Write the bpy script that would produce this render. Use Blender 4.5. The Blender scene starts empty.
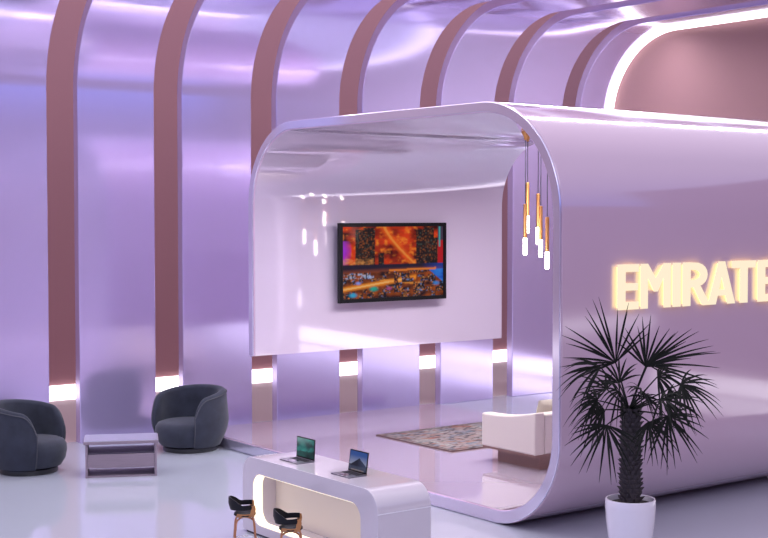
import bpy, bmesh, math, random
from mathutils import Vector, Matrix
PI = math.pi
R = math.radians
sc = bpy.context.scene
col = sc.collection
rnd = random.Random(7)

# ------------------------------------------------------------------ materials
def lin(c):
    return tuple(((v / 12.92) if v <= .04045 else ((v + .055) / 1.055) ** 2.4) for v in [x / 255 for x in c])

def mat(name, rgb, rough=.5, metal=0., spec=.5, coat=0., coat_rough=.03, emit=None, estr=0., sheen=0., noise=None, bump=None):
    m = bpy.data.materials.new(name); m.use_nodes = True
    nt = m.node_tree; b = nt.nodes['Principled BSDF']
    c = tuple(rgb) + (1,)
    b.inputs['Base Color'].default_value = c
    b.inputs['Roughness'].default_value = rough
    b.inputs['Metallic'].default_value = metal
    b.inputs['Specular IOR Level'].default_value = spec
    b.inputs['Coat Weight'].default_value = coat
    b.inputs['Coat Roughness'].default_value = coat_rough
    b.inputs['Sheen Weight'].default_value = sheen
    if emit:
        b.inputs['Emission Color'].default_value = tuple(emit) + (1,)
        b.inputs['Emission Strength'].default_value = estr
    if noise:                                   # noise = (scale, rgb2, stretch, detail)
        tc = nt.nodes.new('ShaderNodeTexCoord'); mp = nt.nodes.new('ShaderNodeMapping')
        nz = nt.nodes.new('ShaderNodeTexNoise'); mx = nt.nodes.new('ShaderNodeMix'); mx.data_type = 'RGBA'
        nt.links.new(tc.outputs['Object'], mp.inputs['Vector']); mp.inputs['Scale'].default_value = noise[2]
        nt.links.new(mp.outputs['Vector'], nz.inputs['Vector']); nz.inputs['Scale'].default_value = noise[0]
        nz.inputs['Detail'].default_value = noise[3]
        nt.links.new(nz.outputs['Fac'], mx.inputs['Factor'])
        mx.inputs['A'].default_value = c; mx.inputs['B'].default_value = tuple(noise[1]) + (1,)
        nt.links.new(mx.outputs['Result'], b.inputs['Base Color'])
        if bump:
            bp = nt.nodes.new('ShaderNodeBump'); bp.inputs['Strength'].default_value = bump
            bp.inputs['Distance'].default_value = .02
            nt.links.new(nz.outputs['Fac'], bp.inputs['Height']); nt.links.new(bp.outputs['Normal'], b.inputs['Normal'])
    return m

def colour_mat(name, estr=0., rough=.3):
    m = bpy.data.materials.new(name); m.use_nodes = True
    nt = m.node_tree; b = nt.nodes['Principled BSDF']
    a = nt.nodes.new('ShaderNodeVertexColor'); a.layer_name = 'Col'
    if estr:
        b.inputs['Base Color'].default_value = (.005, .005, .006, 1)
        nt.links.new(a.outputs['Color'], b.inputs['Emission Color']); b.inputs['Emission Strength'].default_value = estr
    else:
        nt.links.new(a.outputs['Color'], b.inputs['Base Color'])
    b.inputs['Roughness'].default_value = rough; b.inputs['Specular IOR Level'].default_value = .2
    return m

M = {}
M['panel'] = mat('lavender_lacquer_panel', (.56, .475, .755), .15, .66, coat=.2, coat_rough=.12)
M['shell'] = mat('gloss_pavilion_paint', (.56, .39, .50), .12, .05, coat=1., coat_rough=.07)
M['lining'] = mat('pale_gloss_lining', (.60, .52, .625), .05, .18, coat=1., coat_rough=.02)
M['rim'] = mat('pearl_rim_paint', (.72, .67, .84), .14, .7, coat=.3)
M['floor'] = mat('polished_pale_floor', (.51, .54, .63), .09, .0, spec=.8, coat=.7, coat_rough=.04)
M['carpet'] = mat('pale_pink_carpet', (.40, .30, .32), .9, spec=.1)
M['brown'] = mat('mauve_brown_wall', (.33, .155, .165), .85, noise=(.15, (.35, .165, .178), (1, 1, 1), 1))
M['brown_end'] = mat('mauve_brown_end_wall', (.225, .112, .120), .85, noise=(.15, (.238, .118, .126), (1, 1, 1), 1))  # darker copy of the wall brown; the colour offsets the arch light's spill
M['led'] = mat('white_light_strip', (1, 1, 1), .4, emit=(1, .96, .98), estr=2.2)
M['arch_led'] = mat('white_arch_light', (.1, .1, .1), .4, emit=(1, .95, 1), estr=3.8)
M['warm'] = mat('warm_light_strip', (1, .95, .8), .4, emit=(1, .84, .55), estr=1.05)
M['letter'] = mat('warm_lit_letter_face', (.02, .02, .02), .5, spec=.1, emit=(1, .85, .62), estr=1.0)
M['letter_back'] = mat('warm_letter_glow', (.02, .02, .02), .5, emit=(1, .82, .26), estr=3.0)
M['lampglow'] = mat('frosted_lamp_tube', (1, 1, 1), .4, emit=(1, .93, .82), estr=7.)
M['brass'] = mat('copper_brass', (.62, .30, .10), .3, 1.)
M['cable'] = mat('dark_cable', (.02, .02, .03), .8, spec=.1)
M['black'] = mat('black_plastic', (.004, .004, .005), .35, spec=.25)
M['velvet'] = mat('charcoal_velvet', (.014, .016, .024), .9, spec=.3, sheen=.14, noise=(5., (.036, .042, .066), (1, 1, 1), 4), bump=.15)
M['piping'] = mat('grey_piping', (.05, .052, .066), .8)
M['chairbase'] = mat('black_swivel_base', (.012, .012, .016), .3)
M['table_top'] = mat('pale_lacquer_top', (.34, .345, .44), .25, coat=.5)
M['table_wood'] = mat('grey_mauve_wood', (.25, .195, .24), .5, noise=(3, (.19, .145, .18), (1, 1, 14), 3))
M['table_dark'] = mat('dark_shelf', (.05, .04, .065), .4)
M['counter'] = mat('satin_white_counter', (.60, .545, .605), .25, coat=.8, coat_rough=.05)
M['counter_in'] = mat('recess_panel', (.76, .68, .60), .45)  # warm tint in the base stands in for the recess light
M['seam'] = mat('pale_seam', (.85, .83, .88), .3)
M['dark'] = mat('dark_plinth', (.03, .025, .035), .5)
M['alu'] = mat('space_grey_aluminium', (.26, .25, .29), .35, .8)
M['sofa'] = mat('cream_upholstery', (.62, .545, .49), .8, noise=(60, (.58, .51, .455), (1, 1, 1), 2))
M['pillow'] = mat('cream_pillow', (.60, .54, .42), .85)
M['walnut'] = mat('walnut_plinth', (.30, .165, .13), .4, noise=(4, (.20, .11, .09), (1, 14, 14), 3))
M['copper'] = mat('copper_wood_leg', (.46, .19, .09), .4, noise=(3, (.38, .15, .07), (1, 1, 8), 3))
M['bentwood'] = mat('honey_bentwood', (.48, .21, .07), .4, noise=(4, (.36, .15, .05), (1, 8, 1), 3))
M['leather'] = mat('black_leather', (.006, .006, .009), .5, spec=.25)
M['chrome'] = mat('chrome', (.7, .7, .75), .15, 1.)
M['leaf'] = mat('dark_palm_leaf', (.0035, .0045, .0035), .6, spec=.2, noise=(6, (.006, .007, .005), (1, 1, 1), 2))
M['trunk'] = mat('dark_fibrous_trunk', (.045, .037, .042), .85, spec=.3, noise=(20, (.07, .057, .064), (1, 1, 1), 3), bump=.4)
M['pot'] = mat('white_glazed_pot', (.74, .69, .77), .25, coat=.6)
M['soil'] = mat('dark_soil', (.012, .009, .008), .95, noise=(40, (.03, .02, .018), (1, 1, 1), 3), bump=.5)
M['screen'] = colour_mat('tv_picture', .66, .12)
M['lapscreen'] = colour_mat('laptop_picture', .6, .5)
M['rug'] = colour_mat('woven_rug', 0, .95)

# ------------------------------------------------------------------ helpers
def link(name, me, m=None, parent=None, smooth=True):
    o = bpy.data.objects.new(name, me); col.objects.link(o)
    if m: me.materials.append(m)
    if parent: o.parent = parent
    if smooth and len(me.polygons):
        me.polygons.foreach_set('use_smooth', [True] * len(me.polygons))
        me.set_sharp_from_angle(angle=R(38))
    return o

def obj(name, bm, m, parent=None, smooth=True, bevel=0., seg=2, recalc=True):
    if recalc: bmesh.ops.recalc_face_normals(bm, faces=bm.faces)
    me = bpy.data.meshes.new(name); bm.to_mesh(me); bm.free()
    o = link(name, me, m, parent, smooth)
    if bevel:
        b = o.modifiers.new('bevel', 'BEVEL'); b.width = bevel; b.segments = seg; b.limit_method = 'ANGLE'; b.angle_limit = R(40)
    return o

def tag(o, label=None, cat=None, group=None, kind=None):
    if label: o['label'] = label
    if cat: o['category'] = cat
    if group: o['group'] = group
    if kind: o['kind'] = kind
    return o

def thing(name, label, cat, loc=(0, 0, 0), rz=0, group=None):
    o = bpy.data.objects.new(name, None); col.objects.link(o)
    o.location = loc; o.rotation_euler = (0, 0, rz); o.empty_display_size = .2
    return tag(o, label, cat, group)

def box(bm, x0, x1, y0, y1, z0, z1, mtx=None):
    v = [bm.verts.new((x, y, z)) for x in (x0, x1) for y in (y0, y1) for z in (z0, z1)]
    for f in ((0, 1, 3, 2), (4, 6, 7, 5), (0, 4, 5, 1), (2, 3, 7, 6), (0, 2, 6, 4), (1, 5, 7, 3)):
        bm.faces.new([v[i] for i in f])
    if mtx is not None:
        for q in v: q.co = mtx @ q.co
    return bm

def nb(): return bmesh.new()

def tube(bm, pts, rad, seg=8, cap=True):
    pts = [Vector(p) for p in pts]; n = len(pts)
    rs = rad if isinstance(rad, (list, tuple)) else [rad] * n
    rings = []; up = Vector((0, 0, 1))
    prev = None
    for i, p in enumerate(pts):
        d = (pts[min(i + 1, n - 1)] - pts[max(i - 1, 0)]).normalized()
        if prev is None:
            a = d.cross(up) if abs(d.dot(up)) < .95 else d.cross(Vector((1, 0, 0)))
        else:
            a = prev - d * prev.dot(d)
        a.normalize(); prev = a; b = d.cross(a)
        rings.append([bm.verts.new(p + (a * math.cos(2 * PI * k / seg) + b * math.sin(2 * PI * k / seg)) * rs[i]) for k in range(seg)])
    for i in range(n - 1):
        for k in range(seg):
            bm.faces.new((rings[i][k], rings[i][(k + 1) % seg], rings[i + 1][(k + 1) % seg], rings[i + 1][k]))
    if cap:
        bm.faces.new(rings[0][::-1]); bm.faces.new(rings[-1])
    return bm

def lathe(bm, prof, seg=40, cx=0, cy=0):
    rings = []
    for r, z in prof:
        if r < 1e-5: rings.append([bm.verts.new((cx, cy, z))])
        else: rings.append([bm.verts.new((cx + r * math.cos(2 * PI * k / seg), cy + r * math.sin(2 * PI * k / seg), z)) for k in range(seg)])
    for a, b in zip(rings, rings[1:]):
        for k in range(seg):
            j = (k + 1) % seg
            if len(a) == 1 and len(b) == 1: continue
            if len(a) == 1: bm.faces.new((a[0], b[j], b[k]))
            elif len(b) == 1: bm.faces.new((a[k], a[j], b[0]))
            else: bm.faces.new((a[k], a[j], b[j], b[k]))
    return bm

def arc(cx, cy, r, a0, a1, n):
    return [(cx + r * math.cos(R(a0 + (a1 - a0) * i / n)), cy + r * math.sin(R(a0 + (a1 - a0) * i / n))) for i in range(n + 1)]

def dedupe(path):
    out = []
    for p in path:
        if not out or math.hypot(p[0] - out[-1][0], p[1] - out[-1][1]) > 1e-5: out.append(p)
    return out

def offset(path, t):
    """shift an open (y,z) path sideways by t"""
    out = []; n = len(path)
    for i, p in enumerate(path):
        def nrm(a, b):
            dx, dy = b[0] - a[0], b[1] - a[1]; l = math.hypot(dx, dy); return (-dy / l, dx / l)
        if i == 0: v = nrm(path[0], path[1])
        elif i == n - 1: v = nrm(path[-2], path[-1])
        else:
            a = nrm(path[i - 1], p); b = nrm(p, path[i + 1]); s = (a[0] + b[0], a[1] + b[1]); l2 = (s[0] ** 2 + s[1] ** 2) / 2
            v = (s[0] / l2, s[1] / l2)
        tt = t[i] if isinstance(t, list) else t
        out.append((p[0] + v[0] * tt, p[1] + v[1] * tt))
    return out

def band(bm, P, Q, x0, x1):
    """solid between two open (y,z) paths P and Q, extruded from x0 to x1"""
    n = len(P)
    v = [[bm.verts.new((x, p[0], p[1])) for p in L] for x in (x0, x1) for L in (P, Q)]
    a, b, c, d = v                    # a: P at x0, b: Q at x0, c: P at x1, d: Q at x1
    for i in range(n - 1):
        bm.faces.new((a[i], a[i + 1], b[i + 1], b[i])); bm.faces.new((c[i], d[i], d[i + 1], c[i + 1]))
        bm.faces.new((a[i], c[i], c[i + 1], a[i + 1])); bm.faces.new((b[i], b[i + 1], d[i + 1], d[i]))
    bm.faces.new((a[0], b[0], d[0], c[0])); bm.faces.new((a[-1], c[-1], d[-1], b[-1]))
    return bm

def ring_prism(bm, P, Q, x0, x1, back=False):
    """solid between two closed (y,z) loops of equal length, extruded along x"""
    n = len(P)
    a, b, c, d = [[bm.verts.new((x, p[0], p[1])) for p in L] for x in (x0, x1) for L in (P, Q)]
    for i in range(n):
        j = (i + 1) % n
        bm.faces.new((a[i], a[j], b[j], b[i])); bm.faces.new((c[i], d[i], d[j], c[j]))
        bm.faces.new((a[i], c[i], c[j], a[j])); bm.faces.new((b[i], b[j], d[j], d[i]))
    return bm

def prism(bm, loop, x0, x1):
    a = [bm.verts.new((x0, p[0], p[1])) for p in loop]; c = [bm.verts.new((x1, p[0], p[1])) for p in loop]
    bm.faces.new(a); bm.faces.new(c[::-1])
    for i in range(len(loop)):
        j = (i + 1) % len(loop); bm.faces.new((a[i], c[i], c[j], a[j]))
    return bm

def rrect(y0, y1, z0, z1, r, n=8):
    """rounded rectangle loop; r = radii (lower-left, lower-right, upper-right, upper-left)"""
    L = []
    L += arc(y0 + r[0], z0 + r[0], r[0], 180, 270, n); L += arc(y1 - r[1], z0 + r[1], r[1], 270, 360, n)
    L += arc(y1 - r[2], z1 - r[2], r[2], 0, 90, n); L += arc(y0 + r[3], z1 - r[3], r[3], 90, 180, n)
    return L

def grid_picture(name, m, parent, nx, nz, fn, place, blur=0):
    """flat picture of nx by nz coloured cells; fn(u, v) gives the colour, place(u, v) the point"""
    vs = [place(i / nx, j / nz) for j in range(nz + 1) for i in range(nx + 1)]
    fs = [(j * (nx + 1) + i, j * (nx + 1) + i + 1, (j + 1) * (nx + 1) + i + 1, (j + 1) * (nx + 1) + i) for j in range(nz) for i in range(nx)]
    me = bpy.data.meshes.new(name); me.from_pydata(vs, [], fs)
    ca = me.color_attributes.new('Col', 'FLOAT_COLOR', 'CORNER')
    px = [[fn((i + .5) / nx, (j + .5) / nz) for i in range(nx)] for j in range(nz)]
    for _ in range(blur):
        px = [[tuple(sum(px[max(0, min(nz - 1, j + b))][max(0, min(nx - 1, i + a))][q] * w for a, b, w in ((0, 0, .4), (1, 0, .15), (-1, 0, .15), (0, 1, .15), (0, -1, .15))) for q in range(3)) for i in range(nx)] for j in range(nz)]
    buf = []
    for j in range(nz):
        for i in range(nx): buf += (list(px[j][i]) + [1.]) * 4
    ca.data.foreach_set('color', buf)
    return link(name, me, m, parent, smooth=False)

def h2(i, j, s=0):
    return random.Random(i * 7349 + j * 91193 + s * 1299721).random()

def vnoise(x, y, s=0):
    i, j = math.floor(x), math.floor(y); fx, fy = x - i, y - j
    fx = fx * fx * (3 - 2 * fx); fy = fy * fy * (3 - 2 * fy)
    return (h2(i, j, s) * (1 - fx) + h2(i + 1, j, s) * fx) * (1 - fy) + (h2(i, j + 1, s) * (1 - fx) + h2(i + 1, j + 1, s) * fx) * fy

def fbm(x, y, s=0):
    return .55 * vnoise(x, y, s) + .3 * vnoise(2 * x, 2 * y, s + 1) + .15 * vnoise(4 * x, 4 * y, s + 2)

def mixc(a, b, t):
    t = max(0, min(1, t)); return tuple(p + (q - p) * t for p, q in zip(a, b))

def copy_tree(o, parent=None):
    c = o.copy(); col.objects.link(c); c.parent = parent
    for ch in o.children: copy_tree(ch, c)
    return c

# ------------------------------------------------------------------ camera
F_PX = 1346.
pitch = math.atan(55. / F_PX); az = R(53.325)
cam = bpy.data.objects.new('camera', bpy.data.cameras.new('camera')); col.objects.link(cam)
cam.data.sensor_width = 36.; cam.data.lens = 36. * F_PX / 768.; cam.data.clip_end = 300
CAM = Vector((0, 0, 4.5)); cam.location = CAM
fw = Vector((math.cos(az) * math.cos(pitch), math.sin(az) * math.cos(pitch), -math.sin(pitch)))
cam.rotation_euler = fw.to_track_quat('-Z', 'Y').to_euler()
sc.camera = cam
right = Vector((math.sin(az), -math.cos(az), 0)); toward = Vector((-math.cos(az), -math.sin(az), 0))

# ------------------------------------------------------------------ setting
def struct(name, bm, m, smooth=False):
    return tag(obj(name, bm, m, None, smooth), kind='structure')
struct('floor', box(nb(), -16, 46, -12.2, 30.7, -.2, 0), M['floor'])
struct('floor', box(nb(), -16, 45, 24.86, 30.6, 0, .006), M['carpet'])
struct('wall_back', box(nb(), -16, 46, 30.7, 30.9, 0, 17), M['brown'])
struct('wall_front', box(nb(), -16, 46, -12.2, -12, 0, 9), M['brown'])
struct('trim_1', box(nb(), -16, 46, 30.62, 30.7, 0, .36), M['led'])
struct('trim_2', box(nb(), -16, 46, -12, -11.92, 0, .36), M['led'])

struct('trim_4', box(nb(), 25.58, 25.655, 3.5, 24.4, .05, .5), M['led'])
YP = 24.6; ZC = 9.1; RP = 2.2; YF = 15.8
pan = dedupe([(YP, 0), (YP, ZC - RP)] + arc(YP - RP, ZC - RP, RP, 0, 90, 28) + [(YF, ZC)])
pan_out = offset(pan, -.21)
wall_loop = dedupe([(YF, 0), (YP, 0)] + pan[1:])
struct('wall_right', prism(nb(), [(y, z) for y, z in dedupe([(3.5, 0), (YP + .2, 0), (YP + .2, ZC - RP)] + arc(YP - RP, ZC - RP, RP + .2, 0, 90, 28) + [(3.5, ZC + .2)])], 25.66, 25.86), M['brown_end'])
bm = band(nb(), offset(pan, .08), pan, 25.46, 25.655)
struct('trim_3', bm, M['arch_led'], True)

panel_labels = ['tall arched lavender panel behind the left armchair, at the far left edge',
                'tall arched lavender panel directly behind the coffee table, with a dark blurred reflection',
                'tall arched lavender panel behind the right armchair and left of the white pavilion',
                'tall arched lavender panel behind the left part of the pavilion wall and screen',
                'tall arched lavender panel rising above the screen, seen below the wall behind the rug corner',
                'tall arched lavender panel above the right half of the pavilion roof edge',
                'tall arched lavender panel behind the hanging pendant lamps',
                'narrow arched lavender panel beside the bright white arch light and brown end wall']
step = 2.2723
for i in range(8):
    x0 = 8.625 + step * i; x1 = x0 + 1.645
    if i == 7: x1 = 25.66
    o = obj('arched_panel', band(nb(), pan, pan_out, x0, x1), M['panel'], bevel=.012)
    tag(o, panel_labels[i], 'panel', 'row of arched panels')

# ------------------------------------------------------------------ pavilion
X0, X1 = 12.93, 19.05
T = .2046
pav = thing('exhibition_pavilion', 'large glossy lilac rounded pavilion with open front and low deck', 'pavilion')
prof = dedupe([(23.7, 0), (14.69, 0)] + arc(14.69, 1.4, 1.4, 270, 180, 28) + arc(14.96, 4.47, 1.67, 180, 90, 28) + arc(20.05, 4.65, 1.5, 90, 0, 28) + [(21.55, 1.86)])
thk = [.2 if i < 2 else max(.16, .2 - .04 * (i - 1) / 20) for i in range(len(prof))]
inner = offset(prof, [-t for t in thk])
obj('curved_shell', band(nb(), prof, inner, X0, X1), M['shell'], pav, bevel=.018, seg=2)
lin_in = offset(prof, [-t - .004 for t in thk]); lin_in[0] = (23.69, lin_in[0][1]); lin_in[-1] = (lin_in[-1][0], 1.864)
lin_out = offset(prof, [-t + .001 for t in thk]); lin_out[0] = (23.69, lin_out[0][1]); lin_out[-1] = (lin_out[-1][0], 1.864)
tag(obj('inner_lining', band(nb(), lin_out, lin_in, X0 + .02, X1 - .01), M['lining'], pav), 'pale pinkish white gloss inner lining')
rp = offset(prof, -.008); rq = offset(prof, [-t + .008 for t in thk])
tag(obj('rim', band(nb(), rp, rq, X0 - .03, X0), M['rim'], pav, bevel=.008), 'pearly blue lavender front rim')

# ------------------------------------------------------------------ illuminated sign
YW = 13.29
sign = thing('illuminated_sign', 'warm glowing raised letters reading EMIRATES on the outer pavilion wall', 'sign', (14.0, YW, 3.1))
zb, ht = 3.142, .645
def letter(ch, x, w, loops):
    """loops: list of polygons in unit box (0..1, 0..1); each is extruded, standing off the wall"""
    bm = nb()
    for lp in loops:
        a = [bm.verts.new((x + u * w - 14.0, -.072, (v * ht + zb) - 3.1)) for u, v in lp]
        c = [bm.verts.new((x + u * w - 14.0, -.05, (v * ht + zb) - 3.1)) for u, v in lp]
        bm.faces.new(a); bm.faces.new(c[::-1])
        for i in range(len(lp)):
            j = (i + 1) % len(lp); bm.faces.new((a[i], c[i], c[j], a[j]))
    o = obj('letter', bm, M['letter'], sign, smooth=False)
    bm = nb()
    for lp in loops:
        n = len(lp); mx = sum(p[0] for p in lp) / n; my = sum(p[1] for p in lp) / n
        pts = [(mx + (u - mx) * .9, my + (v - my) * .9) for u, v in lp]
        a = [bm.verts.new((x + u * w - 14.0, -.05, (v * ht + zb) - 3.1)) for u, v in pts]
        c = [bm.verts.new((x + u * w - 14.0, -.038, (v * ht + zb) - 3.1)) for u, v in pts]
        bm.faces.new(a); bm.faces.new(c[::-1])
        for i in range(len(lp)):
            j = (i + 1) % len(lp); bm.faces.new((a[i], c[i], c[j], a[j]))
    obj('glow_backing', bm, M['letter_back'], o, smooth=False)
def rc(u0, u1, v0, v1): return [(u0, v0), (u1, v0), (u1, v1), (u0, v1)]
def E(s): return [rc(0, s, 0, 1), rc(s, 1, 0, .17), rc(s, .95, .42, .58), rc(s, 1, .83, 1)]
def bowl(u0, u1, v0, v1, t, tu, n=10):
    """a D-shaped bowl of quads"""
    out = []; cy = (v0 + v1) / 2; ry = (v1 - v0) / 2
    def P(k, s):
        a = -PI / 2 + PI * k / n
        return (u0 + (u1 - u0 - (tu if s else 0)) * max(0., math.cos(a)) ** .7, cy + (ry - (t if s else 0)) * math.sin(a))
    for k in range(n):
        out.append([P(k, 0), P(k + 1, 0), P(k + 1, 1), P(k, 1)])
    return out
letter('E', 13.955, .43, E(.36))
letter('M', 14.435, .625, [rc(0, .22, 0, 1), rc(.78, 1, 0, 1), [(.22, 1), (.22, .72), (.45, .37), (.5, .37), (.5, .66)], [(.78, 1), (.5, .66), (.5, .37), (.55, .37), (.78, .72)]])
letter('I', 15.115, .16, [rc(0, 1, 0, 1)])
letter('R', 15.335, .56, [rc(0, .28, 0, 1)] + bowl(.28, .96, .42, 1., .17, .27) + [[(.40, .45), (.68, .45), (1.08, 0), (.78, 0)]])
letter('A', 15.900, .61, [[(0, 0), (.27, 0), (.61, 1), (.39, 1)], [(.73, 0), (1, 0), (.61, 1), (.50, .70)], rc(.26, .74, .2, .34)])
letter('T', 16.445, .56, [rc(0, 1, .83, 1), rc(.35, .65, 0, .83)])
letter('E', 17.065, .47, E(.36))
letter('S', 17.600, .47, [rc(0, 1, .83, 1), rc(0, .34, .42, .83), rc(.34, 1, .42, .58), rc(.66, 1, 0, .42), rc(0, .66, 0, .17)])

# ------------------------------------------------------------------ television
YI = 21.39
tv = thing('wall_television', 'black framed flat screen showing orange night city views on the pale inner wall', 'television', (16.02, YI - .2, 3.555))
tw, th_ = 1.317, .771
bm = ring_prism(nb(), [(-tw, -th_), (tw, -th_), (tw, th_), (-tw, th_)], [(-tw + .075, -th_ + .075), (tw - .075, -th_ + .075), (tw - .075, th_ - .075), (-tw + .075, th_ - .075)], -.03, .05)
for v in bm.verts: v.co = Vector((v.co.y, v.co.x, v.co.z))
obj('frame', bm, M['black'], tv, smooth=False)
obj('back_panel', box(nb(), -tw + .02, tw - .02, .0, .055, -th_ + .02, th_ - .02), M['black'], tv, smooth=False)
obj('wall_bracket', box(nb(), -.45, .45, .055, .198, -.3, .3), M['black'], tv, smooth=False)
def tvpic(u, v):
    if v > .475:                      # upper picture: red towers and a glowing curved avenue
        w = (v - .475) / .525
        n = fbm(u * 8, w * 5, 3); n2 = fbm(u * 24, w * 13, 9)
        c = mixc((.05, .003, .002), (.80, .050, .004), n * 2.4 - .75)
        c = mixc(c, (1., .26, .02), (n2 - .55) * 3.5)
        av = .405 + .30 * (1 - w) ** 1.3                      # avenue sweeping down to the right
        d = abs(u - av)
        if d < .06: c = mixc(c, (1., .15, .01), (1 - d / .06) * .9)
        if d < .014: c = mixc(c, (1., .42, .06), .55)
        for (a, b, top) in ((.12, .20, .93), (.20, .31, .985), (.345, .40, .30), (.72, .80, .93), (.80, .905, .985), (.905, .945, .7)):
            if a < u < b and w < top:
                k = h2(int(u * 110), int(w * 36), 5)
                c = mixc((.006, .006, .008), (.030, .016, .010), n)
                if k > .80: c = mixc(c, (.70, .16, .02), (k - .78) * 2.6)
                elif k > .72: c = mixc(c, (.07, .10, .08), .7)
        if u < .085 and w < .62: c = mixc(c, (.42, .03, .75), 1.25 - u / .085 - abs(w - .36) * 1.5)
        if u > .945: c = mixc((.015, .05, .09), (.55, .01, .015), 1.0 if w < .62 else .1)
        if .955 < u < .975 and w > .45: c = (.08, .40, .42)
        if u < .30 and w < .16: c = mixc(c, (1, .40, .10), fbm(u * 36, w * 20, 4) * 1.4 - .35)
        return c
    w = v / .475
    hz = .74 + .07 * u
    if w > hz:                        # dusk sky over the coast
        c = mixc((.26, .055, .020), (.018, .012, .032), (w - hz) * 8)
        c = mixc(c, (.01, .06, .42), (u - .78) * 3.6)
        if abs(w - hz - .03) < .03 and .45 < u < .93: c = mixc(c, (1., .26, .03), .8)
        return c
    if u > .85 and w > .80 - (u - .85) * 2.6 + .25 * 0: return mixc((.01, .07, .55), (.03, .28, .90), fbm(u * 20, w * 9, 2))
    c = mixc((.016, .007, .008), (.40, .075, .006), fbm(u * 13, w * 8, 6) * 1.7 - .35)
    r1 = abs(w - (.27 + .44 * u))                             # the lit highway
    if r1 < .10 and u < .72: c = mixc(c, (1., .30, .02), (.10 - r1) / .07)
    if r1 < .02 and u < .66: c = mixc(c, (1., .62, .22), .8)
    r2 = abs(w - (.50 - .40 * (u - .45)))
    if r2 < .03 and .35 < u < .8: c = mixc(c, (1., .36, .05), .7)
    i, j = int(u * 26), int(w * 7)
    k = h2(i, j, 11)
    tall = u > .50 and w < .66
    if (r1 > .10 or tall) and k > (.42 if tall else .5):
        c = mixc((.006, .008, .016), (.035, .022, .022), h2(i, j, 12))
        k2 = h2(int(u * 104), int(w * 32), 13)
        if k2 > .60: c = mixc(c, ((1., .30, .05), (1., .42, .10), (.25, .40, .85), (1., .22, .02))[int(k2 * 1000) % 4], (k2 - .5) * 1.6)
    for (a, b, rr, cc) in ((.10, .10, .05, (.03, .42, .75)), (.30, .27, .055, (.02, .42, .33)), (.45, .27, .04, (.45, .08, .25)), (.15, .45, .035, (.25, .35, .9)), (.93, .38, .045, (.05, .25, .7)), (.26, .62, .03, (.3, .4, .8))):
        q = ((u - a) ** 2 + ((w - b) * .55) ** 2) ** .5
        if q < rr: c = mixc(c, cc, (1 - q / rr) * 1.5)
    if u < .30 and .58 < w < .74 and h2(int(u * 90), int(w * 40), 17) > .62: c = mixc(c, (.55, .65, .95), .7)
    return c
grid_picture('screen', M['screen'], tv, 180, 106, tvpic, lambda u, v: ((u * 2 - 1) * (tw - .075), -.012, (v * 2 - 1) * (th_ - .075)), blur=1)

# ------------------------------------------------------------------ pendant lamps
ZI = 6.14 - .1655
pend = [('leftmost brass pendant lamp, its glowing tube just below that of the highest one', 16.54, 17.8, 238, 255, 204),
        ('brass pendant lamp hanging highest of the five at the pavilion end', 16.72, 18.1, 216, 233, 182.5),
        ('brass pendant lamp in the middle of the cluster, just left and above its neighbour', 17.02, 18.25, 227.2, 244.6, 193.6),
        ('brass pendant lamp in the middle of the cluster, just right and below its neighbour', 16.96, 17.95, 239.9, 257.2, 206),
        ('lowest brass pendant lamp, rightmost of the cluster by the pavilion rim', 17.03, 17.65, 251.7, 269.1, 217)]
pxs = [525, 527.2, 537.8, 540.5, 547]
for (lab, x, y, zt, zbm, bt), px in zip(pend, pxs):
    # place on the view ray of the photographed column at this depth
    d = fw * F_PX + right * (px - 384) + Vector((0, 0, 0)); k = (y - CAM.y) / d.y; x = CAM.x + d.x * k
    dist = (Vector((x, y, 4.2)) - CAM).dot(fw)
    def zz(p): return CAM.z - (p - 214.) * dist / F_PX
    t = thing('pendant_lamp', lab, 'lamp', (x, y, ZI), 0, 'cluster of pendant lamps')
    z0 = zz(bt) - ZI; z1 = zz(zt) - ZI; z2 = zz(zbm) - ZI
    obj('canopy', lathe(nb(), [(0, 0), (.075, 0), (.075, -.02), (.03, -.11), (.02, -.16), (0, -.16)], 20), M['brass'], t)
    obj('cable', tube(nb(), [(0, 0, -.15), (0, 0, z0 + .01)], .008, 6), M['cable'], t)
    obj('rod', lathe(nb(), [(0, z0), (.03, z0), (.034, z0 - .02), (.034, z1 + .01), (.04, z1), (0, z1)], 16), M['brass'], t)
    obj('glowing_tube', lathe(nb(), [(0, z1), (.036, z1), (.036, z2 + .012), (.03, z2), (0, z2)], 16), M['lampglow'], t)

# ------------------------------------------------------------------ rug and sofa
def rugcol(u, v):
    edge = min(u, 1 - u, v * .86, (1 - v) * .86)
    n = fbm(u * 22, v * 26, 21); n2 = fbm(u * 60, v * 40, 33); m1 = fbm(u * 7 + 3, v * 6, 41)
    c = mixc((.36, .22, .20), (.44, .36, .34), n * 1.6 - .3)
    c = mixc(c, (.20, .24, .32), (fbm(u * 14, v * 24, 51) - .5) * 4)
    c = mixc(c, (.45, .13, .07), (fbm(u * 11, v * 25, 61) - .60) * 6)
    c = mixc(c, (.42, .45, .42), (m1 - .56) * 5)
    c = mixc(c, (.07, .05, .07), (fbm(u * 30, v * 46, 33) - .48) * 4)
    if .03 < edge < .05: c = mixc(c, (.10, .05, .06), .7)
    if edge < .012: c = (.08, .04, .05)
    g_ = sum(c) / 3; c = tuple((q * .7 + g_ * .3) * .60 for q in c)
    return c
rug = thing('patterned_rug', 'vintage multicoloured patterned rug lying on the pavilion deck before the cream sofa', 'rug', (15.37, 18.6, T))
RW, RD = 2.68, 2.30
grid_picture('pile', M['rug'], rug, 110, 96, rugcol, lambda u, v: (u * RW, v * RD, .022))
obj('backing', box(nb(), 0, RW, 0, RD, .001, .021), mat('rug_edge', (.12, .06, .06), .9), rug, smooth=False)

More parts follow.
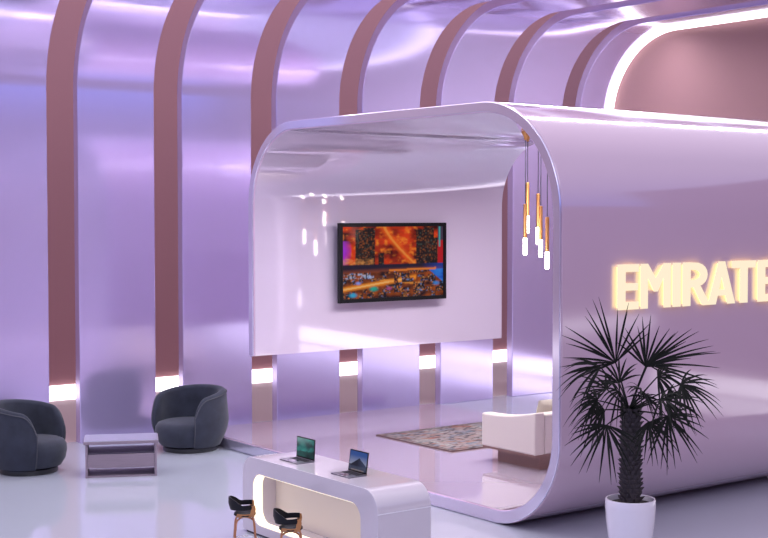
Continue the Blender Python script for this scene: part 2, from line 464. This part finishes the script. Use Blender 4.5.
sofa = thing('cream_sofa', 'cream upholstered sofa on a walnut plinth standing inside the pavilion', 'sofa', (15.3, 16.3, T))
def sofa_arm(x0, x1):
    L = [(0.04, .27), (1.40, .27)] + [(1.40 - 1.36 * i / 14, (.84 + .15 * i / 14) - .045 * math.sin(PI * i / 14)) for i in range(15)]
    return prism(nb(), L, x0, x1)
obj('armrest', sofa_arm(0, .22), M['sofa'], sofa, bevel=.03, seg=3)
obj('armrest', sofa_arm(2.05, 2.27), M['sofa'], sofa, bevel=.03, seg=3)
obj('backrest', box(nb(), .22, 2.05, .04, .28, .27, .95), M['sofa'], sofa, bevel=.04, seg=3)
obj('seat', box(nb(), .22, 2.05, .28, 1.38, .27, .58), M['sofa'], sofa, bevel=.05, seg=3)
obj('base_trim', box(nb(), 0.02, 2.25, .06, 1.38, .235, .27), M['walnut'], sofa, smooth=False)
obj('plinth', box(nb(), .20, 2.07, .14, 1.19, 0, .235), M['walnut'], sofa, smooth=False)
pil = thing('cushion', 'pale yellow cream cushion resting against the sofa back inside the pavilion', 'cushion', (15.98, 16.78, T + .585), 0)
bm = nb(); N = 12
def pil_pt(i, j, s):
    u = i / N * 2 - 1; v = j / N * 2 - 1
    th = .10 * (max(0, 1 - abs(u) ** 2.6) * max(0, 1 - abs(v) ** 2.6)) ** .5
    return Vector((u * .30 * (1 - .06 * (1 - v * v) * 0), s * th, .28 + v * .28))
vs = [[[bm.verts.new(pil_pt(i, j, s)) for j in range(N + 1)] for i in range(N + 1)] for s in (-1, 1)]
for s in (0, 1):
    for i in range(N):
        for j in range(N):
            bm.faces.new((vs[s][i][j], vs[s][i + 1][j], vs[s][i + 1][j + 1], vs[s][i][j + 1]))
bmesh.ops.remove_doubles(bm, verts=bm.verts, dist=1e-4)
o = obj('cushion_body', bm, M['pillow'], pil); o.rotation_euler = (R(12), 0, 0)

# ------------------------------------------------------------------ armchairs
def chair_h(f):
    H = 1.22 - .17 * f ** 2
    if f > .80: H -= .30 * ((f - .80) / .20) ** 3
    return H
def make_armchair(label, loc, rz):
    """local +X is the front; unit is metres at width 1.42"""
    t = thing('tub_armchair', label, 'armchair', loc, rz, 'charcoal tub armchairs')
    bm = nb()
    A = 128; n = 60
    rows = []
    for i in range(n + 1):
        a = -A + 2 * A * i / n                       # angle from the back direction
        f = abs(a) / A
        H = chair_h(f)
        thk = .17 - .06 * f
        if f > .9: thk *= (1 - .45 * ((f - .9) / .1) ** 2)
        ca, sa = -math.cos(R(a)), math.sin(R(a))
        def outer(z):
            s = z / 1.22
            return .50 + .22 * math.sin(min(1., s / .55) * PI / 2) - .06 * max(0, s - .45) / .55
        ring = []
        for k in range(9):                           # outer, bottom to top
            z = .10 + (H - .07 - .10) * k / 8; ring.append((outer(z), z))
        ro = outer(H - .07)
        for k in range(1, 6):                        # rolled top
            b = PI * k / 6
            ring.append((ro - thk / 2 + thk / 2 * math.cos(b), H - .07 + .07 * math.sin(b)))
        for k in range(5):                           # inner, top to bottom
            z = (H - .07) + (.30 - (H - .07)) * k / 4
            ring.append((min(ro, outer(z)) - thk, z))
        rows.append([bm.verts.new((r * ca, r * sa, z)) for r, z in ring])
    for i in range(n):
        m_ = len(rows[0])
        for k in range(m_):
            bm.faces.new((rows[i][k], rows[i + 1][k], rows[i + 1][(k + 1) % m_], rows[i][(k + 1) % m_]))
    bm.faces.new(rows[0]); bm.faces.new(rows[-1][::-1])
    obj('shell', bm, M['velvet'], t)
    # piping along the shell front edges and rim
    bm = nb(); pts = []
    for i in range(n + 1):
        v = rows_co = None
        a = -A + 2 * A * i / n; f = abs(a) / A
        H = chair_h(f)
        s = (H - .07) / 1.22
        ro = .50 + .22 * math.sin(min(1., s / .55) * PI / 2) - .06 * max(0, s - .45) / .55
        pts.append((-math.cos(R(a)) * (ro + .003), math.sin(R(a)) * (ro + .003), H - .055))
    def edge(sgn):
        L = []
        for k in range(8):
            z = .12 + (pts[0][2] - .02 - .12) * k / 7; s = z / 1.22
            ro = .50 + .22 * math.sin(min(1., s / .55) * PI / 2) - .06 * max(0, s - .45) / .55
            L.append((-math.cos(R(A)) * (ro + .003), sgn * math.sin(R(A)) * (ro + .003), z))
        return L
    tube(bm, edge(-1) + pts + edge(1)[::-1], .011, 6)
    obj('piping', bm, M['piping'], t)
    # seat cushion: round, fills the shell and bulges out of the front
    bm = nb(); seg = 56
    prof_ = [(.40, .10), (.50, .12), (.575, .24), (.60, .38), (.59, .48), (.55, .545), (.48, .575), (.30, .588), (0, .592)]
    rings = []
    for r, z in prof_:
        if r == 0: rings.append([bm.verts.new((.06, 0, z))]); continue
        rings.append([])
        for k in range(seg):
            a = 2 * PI * k / seg
            rings[-1].append(bm.verts.new((.06 + r * math.cos(a) * 1.02, r * math.sin(a), z)))
    for a_, b_ in zip(rings, rings[1:]):
        for k in range(seg):
            j = (k + 1) % seg
            if len(b_) == 1: bm.faces.new((a_[k], a_[j], b_[0]))
            else: bm.faces.new((a_[k], a_[j], b_[j], b_[k]))
    bm.faces.new(rings[0][::-1])
    obj('seat_cushion', bm, M['velvet'], t)
    obj('swivel_base', lathe(nb(), [(0, 0), (.50, 0), (.51, .015), (.51, .085), (.49, .10), (0, .10)], 48), M['chairbase'], t)
    return t
def heading(side, front):
    """world angle of a facing direction given in picture terms (right of picture, towards the viewer)"""
    v = right * side + toward * front; return math.atan2(v.y, v.x)
def floor_at(px, py):
    d = fw * F_PX + right * (px - 384) - right.cross(fw) * (py - 269)
    k = -CAM.z / d.z; return CAM + d * k
p = floor_at(190.5, 449)
make_armchair('dark charcoal velvet tub armchair right of the coffee table, fully in view', (p.x, p.y, 0), heading(-.60, .80)).scale = (1.03, 1.03, .97)
p = floor_at(28.5, 471)
make_armchair('dark charcoal velvet tub armchair left of the coffee table, cut by the picture edge', (p.x, p.y, 0), heading(.98, .19))

# ------------------------------------------------------------------ coffee table
ct = thing('coffee_table', 'low grey mauve coffee table with open shelf and drawer box between the armchairs', 'table', tuple(floor_at(85.5, 478.5)), R(-26))
W, D = 1.20, .72
obj('tabletop', box(nb(), -.03, W + .03, -.03, D, .575, .625), M['table_wood'], ct, bevel=.006)
obj('glass_inlay', box(nb(), -.02, W + .02, -.02, D - .01, .625, .634), M['table_top'], ct, smooth=False)
obj('side_panel', box(nb(), 0, .04, 0, D - .03, 0, .575), M['table_wood'], ct, bevel=.004)
obj('side_panel', box(nb(), W - .04, W, 0, D - .03, 0, .575), M['table_wood'], ct, bevel=.004)
obj('shelf', box(nb(), .04, W - .04, .02, D - .05, .40, .425), M['table_dark'], ct, smooth=False)
obj('drawer', box(nb(), .045, W - .045, .0, D - .06, .20, .398), M['table_wood'], ct, bevel=.004)
obj('bottom_rail', box(nb(), .04, W - .04, .0, .05, .165, .20), M['table_wood'], ct, smooth=False)
obj('floor_rail', box(nb(), .04, W - .04, .02, D - .05, 0.001, .03), M['table_wood'], ct, smooth=False)

# ------------------------------------------------------------------ reception counter
cx0, cx1, cy0, cy1, cz = 9.73, 10.57, 13.2, 16.43, 1.09
ctr = thing('reception_counter', 'white rounded reception counter with warm lit recess in the foreground', 'counter', (cx0, cy0, 0))
L_, H_ = cy1 - cy0, cz
out = [(y, z + .03) for y, z in rrect(0, L_, 0, H_ - .03, (.02, .02, .26, .28), 10)]
inn = [(y, z) for y, z in rrect(.36, L_ - .27, .15, .87, (.20, .20, .20, .20), 10)]
def counter_mesh(o_, i_, dep, D_):
    bm = nb(); n = len(o_)
    a, b = [[bm.verts.new((0, y, z)) for y, z in L] for L in (o_, i_)]
    c = [bm.verts.new((dep, y, z)) for y, z in i_]; d = [bm.verts.new((D_, y, z)) for y, z in o_]
    for i in range(n):
        j = (i + 1) % n
        bm.faces.new((a[i], a[j], b[j], b[i])); bm.faces.new((b[i], b[j], c[j], c[i])); bm.faces.new((a[i], d[i], d[j], a[j]))
    bm.faces.new(c); bm.faces.new(d[::-1])
    return bm
obj('body', counter_mesh(out, inn, .40, cx1 - cx0), M['counter'], ctr, bevel=.006)
obj('recess_panel', prism(nb(), [(y, z) for y, z in rrect(.362, L_ - .272, .152, .868, (.20, .20, .20, .20), 10)], .385, .399), M['counter_in'], ctr)
l1 = rrect(.363, L_ - .273, .153, .867, (.197, .197, .197, .197), 10); l2 = rrect(.369, L_ - .279, .159, .861, (.191, .191, .191, .191), 10)
tag(obj('light_diffuser', ring_prism(nb(), l1, l2, .012, .16), M['warm'], ctr), 'warm glowing lining round the recess')
obj('seam_trim', box(nb(), .004, cx1 - cx0 - .004, -.004, .004, .797, .808), M['seam'], ctr, smooth=False)
obj('plinth', box(nb(), .04, cx1 - cx0 - .04, .05, L_ - .05, 0, .03), M['dark'], ctr, smooth=False)

# ------------------------------------------------------------------ laptops
def green_pic(u, v):
    c = mixc((.01, .05, .06), (.06, .42, .38), fbm(u * 3 + 1, v * 3, 71) * 1.6 - .35)
    c = mixc(c, (.45, .60, .62), (v - .55) * 1.6 * (1 - u))
    if v < .25 + .3 * u * fbm(u * 5, 2, 73): c = mixc(c, (.01, .03, .03), .75)
    return c
def dune_pic(u, v):
    c = mixc((.35, .38, .55), (.03, .10, .38), (v - .35) * 2.2)
    r = .30 + .36 * max(0, 1 - abs(u - .55) / .42) + .03 * vnoise(u * 12, 1, 81)
    if v < r: c = mixc((.010, .014, .035), (.06, .09, .20), (u - .45) * 1.5 if u > .5 else .0)
    if v < .24: c = mixc((.02, .03, .07), (.10, .12, .2), fbm(u * 6, v * 10, 83))
    if v < .08 and .12 < u < .88: c = (.25, .27, .32) if int(u * 40) % 3 else (.3, .12, .1)
    return c
def laptop(label, xh, y0, y1, pic, rz, dm=.29, lid=.32, tilt=10):
    """hinge at local x=0, keyboard towards -x (the stool side), width along y"""
    w = y1 - y0
    t = thing('laptop', label, 'laptop', (xh, (y0 + y1) / 2, cz + .001), rz, 'laptops on the counter')
    obj('base', box(nb(), -dm, 0, -w / 2, w / 2, 0, .014), M['alu'], t, bevel=.004)
    kb = obj('keyboard', box(nb(), -dm * .48, -.03, -w / 2 + .03, w / 2 - .03, .014, .016), M['black'], t, smooth=False)
    bm = nb()
    for r in range(5):
        for c in range(12):
            a = -dm * .47 + r * .022; b = -w / 2 + .037 + c * (w - .074) / 12
            box(bm, a, a + .018, b, b + (w - .074) / 12 - .006, .016, .0185)
    tag(obj('keys', bm, M['dark'], kb, smooth=False), kind='stuff')
    obj('trackpad', box(nb(), -dm + .02, -dm * .52, -.08, .08, .014, .0148), M['chrome'], t, smooth=False)
    ld = obj('lid', box(nb(), 0, .011, -w / 2, w / 2, 0, lid), M['black'], t, bevel=.003)
    ld.location = (-.012, 0, .017); ld.rotation_euler = (0, R(tilt), 0)
    grid_picture('display', M['lapscreen'], ld, 48, 30, pic, lambda u, v: (-.0015, w / 2 - .014 - u * (w - .028), .022 + v * (lid - .036)))
    return t
laptop('open laptop with a green picture at the far left end of the counter', 10.215, 15.31, 15.76, green_pic, R(0), lid=.29, tilt=3)
laptop('open laptop with a blue mountain picture nearer the middle of the counter', 10.215, 14.09, 14.50, dune_pic, R(0), tilt=8, lid=.285)

# ------------------------------------------------------------------ bar stools
def make_stool(label, loc, rz, s):
    """local +X faces the counter; modelled at 0.9 m tall and scaled by s"""
    t = thing('bar_stool', label, 'stool', loc, rz, 'bentwood bar stools')
    def S(bm):
        for v in bm.verts: v.co *= s
        return bm
    zs = .62
    # bent plywood shell: seat pan whose sides sweep up into the arms
    bm = nb(); rows = []
    for i in range(13):
        u = i / 12 * 2 - 1                                   # across, -1..1
        y = .215 * math.sin(u * PI / 2 * .98); up = .06 * max(0, abs(u) - .55) ** 1.5 / .45 ** 1.5
        row = []
        for k in range(9):
            x = -.17 + .34 * k / 8
            sq = 1 - .12 * abs(k - 4) / 4
            row.append(Vector((x * (1 - .25 * max(0, abs(u) - .5)), y * sq, zs + up + .012 * (k - 4) ** 2 / 16)))
        rows.append(row)
    top = [[bm.verts.new(p + Vector((0, 0, .014))) for p in r] for r in rows]; bot = [[bm.verts.new(p) for p in r] for r in rows]
    for G in (top, bot):
        for i in range(12):
            for k in range(8): bm.faces.new((G[i][k], G[i + 1][k], G[i + 1][k + 1], G[i][k + 1]))
    for i in range(12):
        for k in (0, 8): bm.faces.new((top[i][k], top[i + 1][k], bot[i + 1][k], bot[i][k]))
    for k in range(8):
        for i in (0, 12): bm.faces.new((top[i][k], top[i][k + 1], bot[i][k + 1], bot[i][k]))
    obj('seat_shell', S(bm), M['bentwood'], t)
    bm = nb()
    lathe(bm, [(0, 0), (.185, 0), (.212, .02), (.208, .052), (.165, .074), (0, .082)], 28)
    for v in bm.verts: v.co.z += zs + .014; v.co.x *= .95
    obj('seat_pad', S(bm), M['leather'], t)
    # curved back band wrapping from arm to arm, with a raised centre
    bm = nb(); rows = []
    for i in range(29):
        a = R(-124 + 248 * i / 28); f = abs(i - 14) / 14
        r = .245; lo = zs + .135 + .03 * f; hi = zs + .135 + .03 * f + .085 + .145 * max(0, 1 - (f / .62) ** 2.2)
        back = .03 * (1 - f)
        P = lambda rr, z: bm.verts.new((-rr * math.cos(a) * 1.0 - (back if z > lo + .05 else 0), rr * math.sin(a), z))
        rows.append([P(r, lo), P(r + .018, lo), P(r + .022, (lo + hi) / 2), P(r + .018, hi), P(r, hi), P(r - .006, (lo + hi) / 2)])
    for i in range(28):
        for k in range(6): bm.faces.new((rows[i][k], rows[i + 1][k], rows[i + 1][(k + 1) % 6], rows[i][(k + 1) % 6]))
    bm.faces.new(rows[0]); bm.faces.new(rows[-1][::-1])
    obj('backrest', S(bm), M['leather'], t)
    for sy in (-1, 1):
        bm = nb()                                             # wooden arm support joining seat shell and band
        sec = [(.02, .20, zs + .02), (.05, .232, zs + .10), (.06, .240, zs + .17), (.05, .240, zs + .235)]
        A_ = [bm.verts.new((x + .125, sy * y, z)) for x, y, z in sec]; B_ = [bm.verts.new((x + .04, sy * y, z)) for x, y, z in sec]
        A2 = [bm.verts.new((x + .125, sy * (y - .016), z)) for x, y, z in sec]; B2 = [bm.verts.new((x + .04, sy * (y - .016), z)) for x, y, z in sec]
        for k in range(3):
            bm.faces.new((A_[k], A_[k + 1], B_[k + 1], B_[k])); bm.faces.new((A2[k], B2[k], B2[k + 1], A2[k + 1]))
            bm.faces.new((A_[k], A2[k], A2[k + 1], A_[k + 1])); bm.faces.new((B_[k], B_[k + 1], B2[k + 1], B2[k]))
        bm.faces.new((A_[0], B_[0], B2[0], A2[0])); bm.faces.new((A_[3], A2[3], B2[3], B_[3]))
        obj('arm_support', S(bm), M['bentwood'], t)
    for sx in (-1, 1):
        for sy in (-1, 1):
            pts = [(sx * .05, sy * .05, zs - .016), (sx * .10, sy * .10, zs - .02), (sx * .145, sy * .145, zs - .045), (sx * .165, sy * .165, zs - .11), (sx * .18, sy * .18, zs - .30), (sx * .205, sy * .205, 0)]
            obj('leg', S(tube(nb(), pts, [.015, .016, .017, .017, .015, .012], 8)), M['copper'], t)
    bm = nb(); tube(bm, [(.193 * 1.2 * math.cos(2 * PI * k / 28), .193 * 1.2 * math.sin(2 * PI * k / 28), .20) for k in range(29)], .008, 6)
    obj('footrest', S(bm), M['chrome'], t)
    return t
p = floor_at(245, 550)
make_stool('black bar stool with bentwood arms nearer the rounded far end of the counter', (p.x, p.y, 0), R(-28), .74)
p = floor_at(291, 567)
make_stool('black bar stool with bentwood arms before the middle of the lit recess', (p.x, p.y, 0), R(-34), .76)

# ------------------------------------------------------------------ potted palm
bp = floor_at(630, 556)
palm = thing('potted_palm', 'dark fan palm in a white round pot before the pavilion wall', 'plant', (bp.x, bp.y, 0))
pot = obj('pot', lathe(nb(), [(0, 0), (.225, 0), (.24, .02), (.285, .24), (.318, .48), (.33, .66), (.327, .755), (.322, .765), (.305, .765), (.30, .75), (.30, .67), (0, .665)], 56), M['pot'], palm)
obj('soil', lathe(nb(), [(0, .70), (.16, .705), (.28, .70), (.298, .69), (.298, .672), (0, .668)], 40), M['soil'], palm)
K = (bp - CAM).dot(fw) / F_PX                      # metres per pixel at the palm
def pp(px, py, depth=0.):
    """a point beside the trunk given by its pixel offset from the trunk foot; depth is metres towards the viewer"""
    return right * ((px - 630) * K) + Vector((0, 0, (556 - py) * K)) + toward * depth
bm = nb(); top_z = (556 - 408) * K
tube(bm, [(0, 0, .68), (0, 0, .8), (.01, 0, 1.2), (0, 0, 1.6), (-.01, 0, top_z)], [.13, .125, .115, .11, .10], 16)
obj('trunk', bm, M['trunk'], palm)
bm = nb(); n = 0
zc_ = .73
while zc_ < top_z - .02:
    for k in range(9):
        a = 2 * PI * (k + .5 * (n % 2)) / 9 + rnd.uniform(-.1, .1); r0 = .122 - .018 * (zc_ - .6) / 1.2
        d = Vector((math.cos(a), math.sin(a), 0)); sd = Vector((-d.y, d.x, 0)); b0 = Vector((0, 0, zc_)) + d * (r0 - .01)
        L1 = rnd.uniform(.045, .08)
        tip = b0 + d * L1 + Vector((0, 0, .065))
        w = .034
        v = [bm.verts.new(q) for q in (b0 - sd * w + Vector((0, 0, -.02)), b0 + sd * w + Vector((0, 0, -.02)), b0 + sd * w * .9 + Vector((0, 0, .05)), b0 - sd * w * .9 + Vector((0, 0, .05)), tip - sd * .012, tip + sd * .012)]
        bm.faces.new((v[0], v[1], v[5], v[4])); bm.faces.new((v[1], v[2], v[5])); bm.faces.new((v[3], v[0], v[4])); bm.faces.new((v[2], v[3], v[4], v[5]))
    zc_ += .062; n += 1
tag(obj('leaf_scars', bm, M['trunk'], palm, smooth=False), kind='stuff')
crown = pp(628, 410)
def frond(hub, aim, spread, n, length, droop, wid=.012, seed=0):
    """palmate leaf: petiole from the crown to hub, n blades fanned about the aim direction"""
    r_ = random.Random(seed)
    hub = Vector(hub); aim = Vector(aim).normalized()
    bm = nb()
    mid = crown.lerp(hub, .55) + Vector((0, 0, .05 * (hub - crown).length))
    pts = [(crown * (1 - t) ** 2) + mid * (2 * t * (1 - t)) + hub * t * t for t in [i / 7 for i in range(8)]]
    tube(bm, pts, [.014 - .0008 * i for i in range(8)], 6)
    view = toward * .8 + Vector((0, 0, .45))            # blade plane normal
    side = aim.cross(view).normalized(); nn = side.cross(aim).normalized()
    for i in range(n):
        f = i / (n - 1) * 2 - 1
        a = R(f * spread + r_.uniform(-4, 4)); d = (aim * math.cos(a) + side * math.sin(a) + nn * r_.uniform(-.22, .22)).normalized()
        L = length * (1 - .28 * abs(f) ** 1.5) * r_.uniform(.86, 1.1)
        sd = d.cross(nn).normalized(); dr = droop * r_.uniform(.7, 1.35)
        rows = []
        for k in range(7):
            t = k / 6
            c = hub + d * L * t + Vector((0, 0, -dr * L * t ** 2.2))
            w = wid * (.35 + 2.2 * t) if t < .3 else wid * 1.01 * (1 - ((t - .3) / .7) ** 1.7) + .0015
            rows.append([bm.verts.new(c - sd * w), bm.verts.new(c - nn * w * .45), bm.verts.new(c + sd * w), bm.verts.new(c - nn * w * .30 )])
        for k in range(6):
            for q in range(2):
                bm.faces.new((rows[k][q], rows[k][q + 1], rows[k + 1][q + 1], rows[k + 1][q]))
            bm.faces.new((rows[k][2], rows[k][3], rows[k + 1][3], rows[k + 1][2])); bm.faces.new((rows[k][3], rows[k][0], rows[k + 1][0], rows[k + 1][3]))
    return obj('frond', bm, M['leaf'], palm)
def A2(dx, dy, dep=0.): return right * dx + Vector((0, 0, dy)) + toward * dep
S_ = K
FR = [((613, 361), .10, A2(-.55, 1, .1), 78, 17, 70, .08), ((644, 366), .0, A2(.35, 1, .0), 62, 13, 54, .10),
      ((650, 366), -.25, A2(1, .22, .2), 42, 13, 76, .10), ((675, 381), .25, A2(.9, -.35, .2), 85, 15, 42, .30),
      ((596, 364), .28, A2(-1, -.05, .2), 45, 12, 44, .45), ((592, 396), .35, A2(-.8, .25, .3), 95, 16, 34, .60),
      ((600, 419), .45, A2(-.25, -1, .3), 85, 15, 48, .18), ((659, 410), .45, A2(.4, -1, .3), 95, 17, 46, .20),
      ((638, 393), .40, A2(.1, .6, .6), 110, 15, 30, .55), ((656, 376), .0, A2(.6, .2, .5), 90, 14, 36, .5),
      ((610, 392), -.35, A2(-.7, .4, -.5), 80, 13, 40, .4), ((622, 385), -.30, A2(-.3, .9, -.4), 70, 12, 42, .3),
      ((662, 398), .15, A2(1, .1, .3), 70, 14, 40, .45), ((640, 415), .5, A2(.35, -.9, .4), 70, 12, 38, .25),
      ((632, 384), .55, A2(-.2, .3, .9), 130, 16, 30, .75), ((650, 392), .6, A2(.6, .1, .7), 110, 14, 32, .7), ((612, 386), .5, A2(-.7, .3, .6), 100, 14, 34, .6),
      ((602, 408), .1, A2(-1, -.2, .1), 70, 12, 36, .5)]
for i, (h, dep, aim, sp, n, L, dr) in enumerate(FR):
    frond(pp(h[0], h[1], dep), aim, sp, n, L * K, dr, .0140, i)

# ------------------------------------------------------------------ world and light
w = bpy.data.worlds.new('hall_light'); sc.world = w; w.use_nodes = True
nt = w.node_tree; bg = nt.nodes['Background']
tc = nt.nodes.new('ShaderNodeTexCoord'); sx = nt.nodes.new('ShaderNodeSeparateXYZ'); cr = nt.nodes.new('ShaderNodeValToRGB')
nt.links.new(tc.outputs['Generated'], sx.inputs[0]); nt.links.new(sx.outputs['Z'], cr.inputs['Fac']); nt.links.new(cr.outputs['Color'], bg.inputs['Color'])
cr.color_ramp.elements[0].position = 0.; cr.color_ramp.elements[0].color = (.22, .18, .38, 1)
cr.color_ramp.elements[1].position = 1.; cr.color_ramp.elements[1].color = (.92, .86, 1.0, 1)
for p_, c_ in ((.06, (.14, .24, .92)), (.16, (.26, .34, .95)), (.30, (.55, .56, .95)), (.5, (.80, .76, 1.0))):
    e = cr.color_ramp.elements.new(p_); e.color = c_ + (1,)
bg.inputs['Strength'].default_value = 1.1

def area(name, loc, target, sx_, sy_, power, colr):
    l = bpy.data.lights.new(name, 'AREA'); l.shape = 'RECTANGLE'; l.size = sx_; l.size_y = sy_; l.energy = power; l.color = colr
    o = bpy.data.objects.new(name, l); col.objects.link(o); o.location = loc
    o.rotation_euler = (Vector(target) - Vector(loc)).to_track_quat('-Z', 'Y').to_euler()
    return o
area('ceiling_line', (16, 15.65, 9.0), (16, 15.651, 0), 18, .10, 420, (1, .96, 1))
area('panel_fill', (16.5, 22.3, 8.95), (16.5, 23.6, 0), 16, .5, 380, (.95, .94, 1))  # unseen fill lamp, added to brighten the lower panels and floor
area('ceiling_fill', (8, 18.5, 9.0), (8, 18.501, 0), 10, 5, 430, (1, .95, 1))  # added fill without a fixture, lifts the left panels and floor
area('ceiling_fill', (22, 19.5, 8.95), (22, 19.501, 0), 5, 5, 150, (.95, .95, 1))  # extra fill, added to brighten the pavilion roof and upper right panels
area('panel_fill', (21.5, 22.3, 8.95), (21.5, 23.4, 0), 7, .5, 300, (.9, .93, 1))  # second unseen fill, added for the right-hand panels
area('hall_softbox', (2, -5, 20), (10, 16, 0), 14, 10, 1300, (.92, .92, 1))
area('wall_fill', (14, 27.5, 13.5), (14, 30.7, 5), 34, 1, 720, (1, .93, .93))  # unseen lamp added behind the shell to lighten the brown wall
area('deck_fill', (16, 17.4, 5.85), (16, 19.2, 0), 5, 1.2, 345, (1, .95, 1)).data.spread = R(130)  # hidden fill added under the pavilion roof for deck and inner wall

vs = sc.view_settings
vs.view_transform = 'Standard'; vs.look = 'None'; vs.exposure = 0.0; vs.gamma = 1.0; vs.use_curve_mapping = False
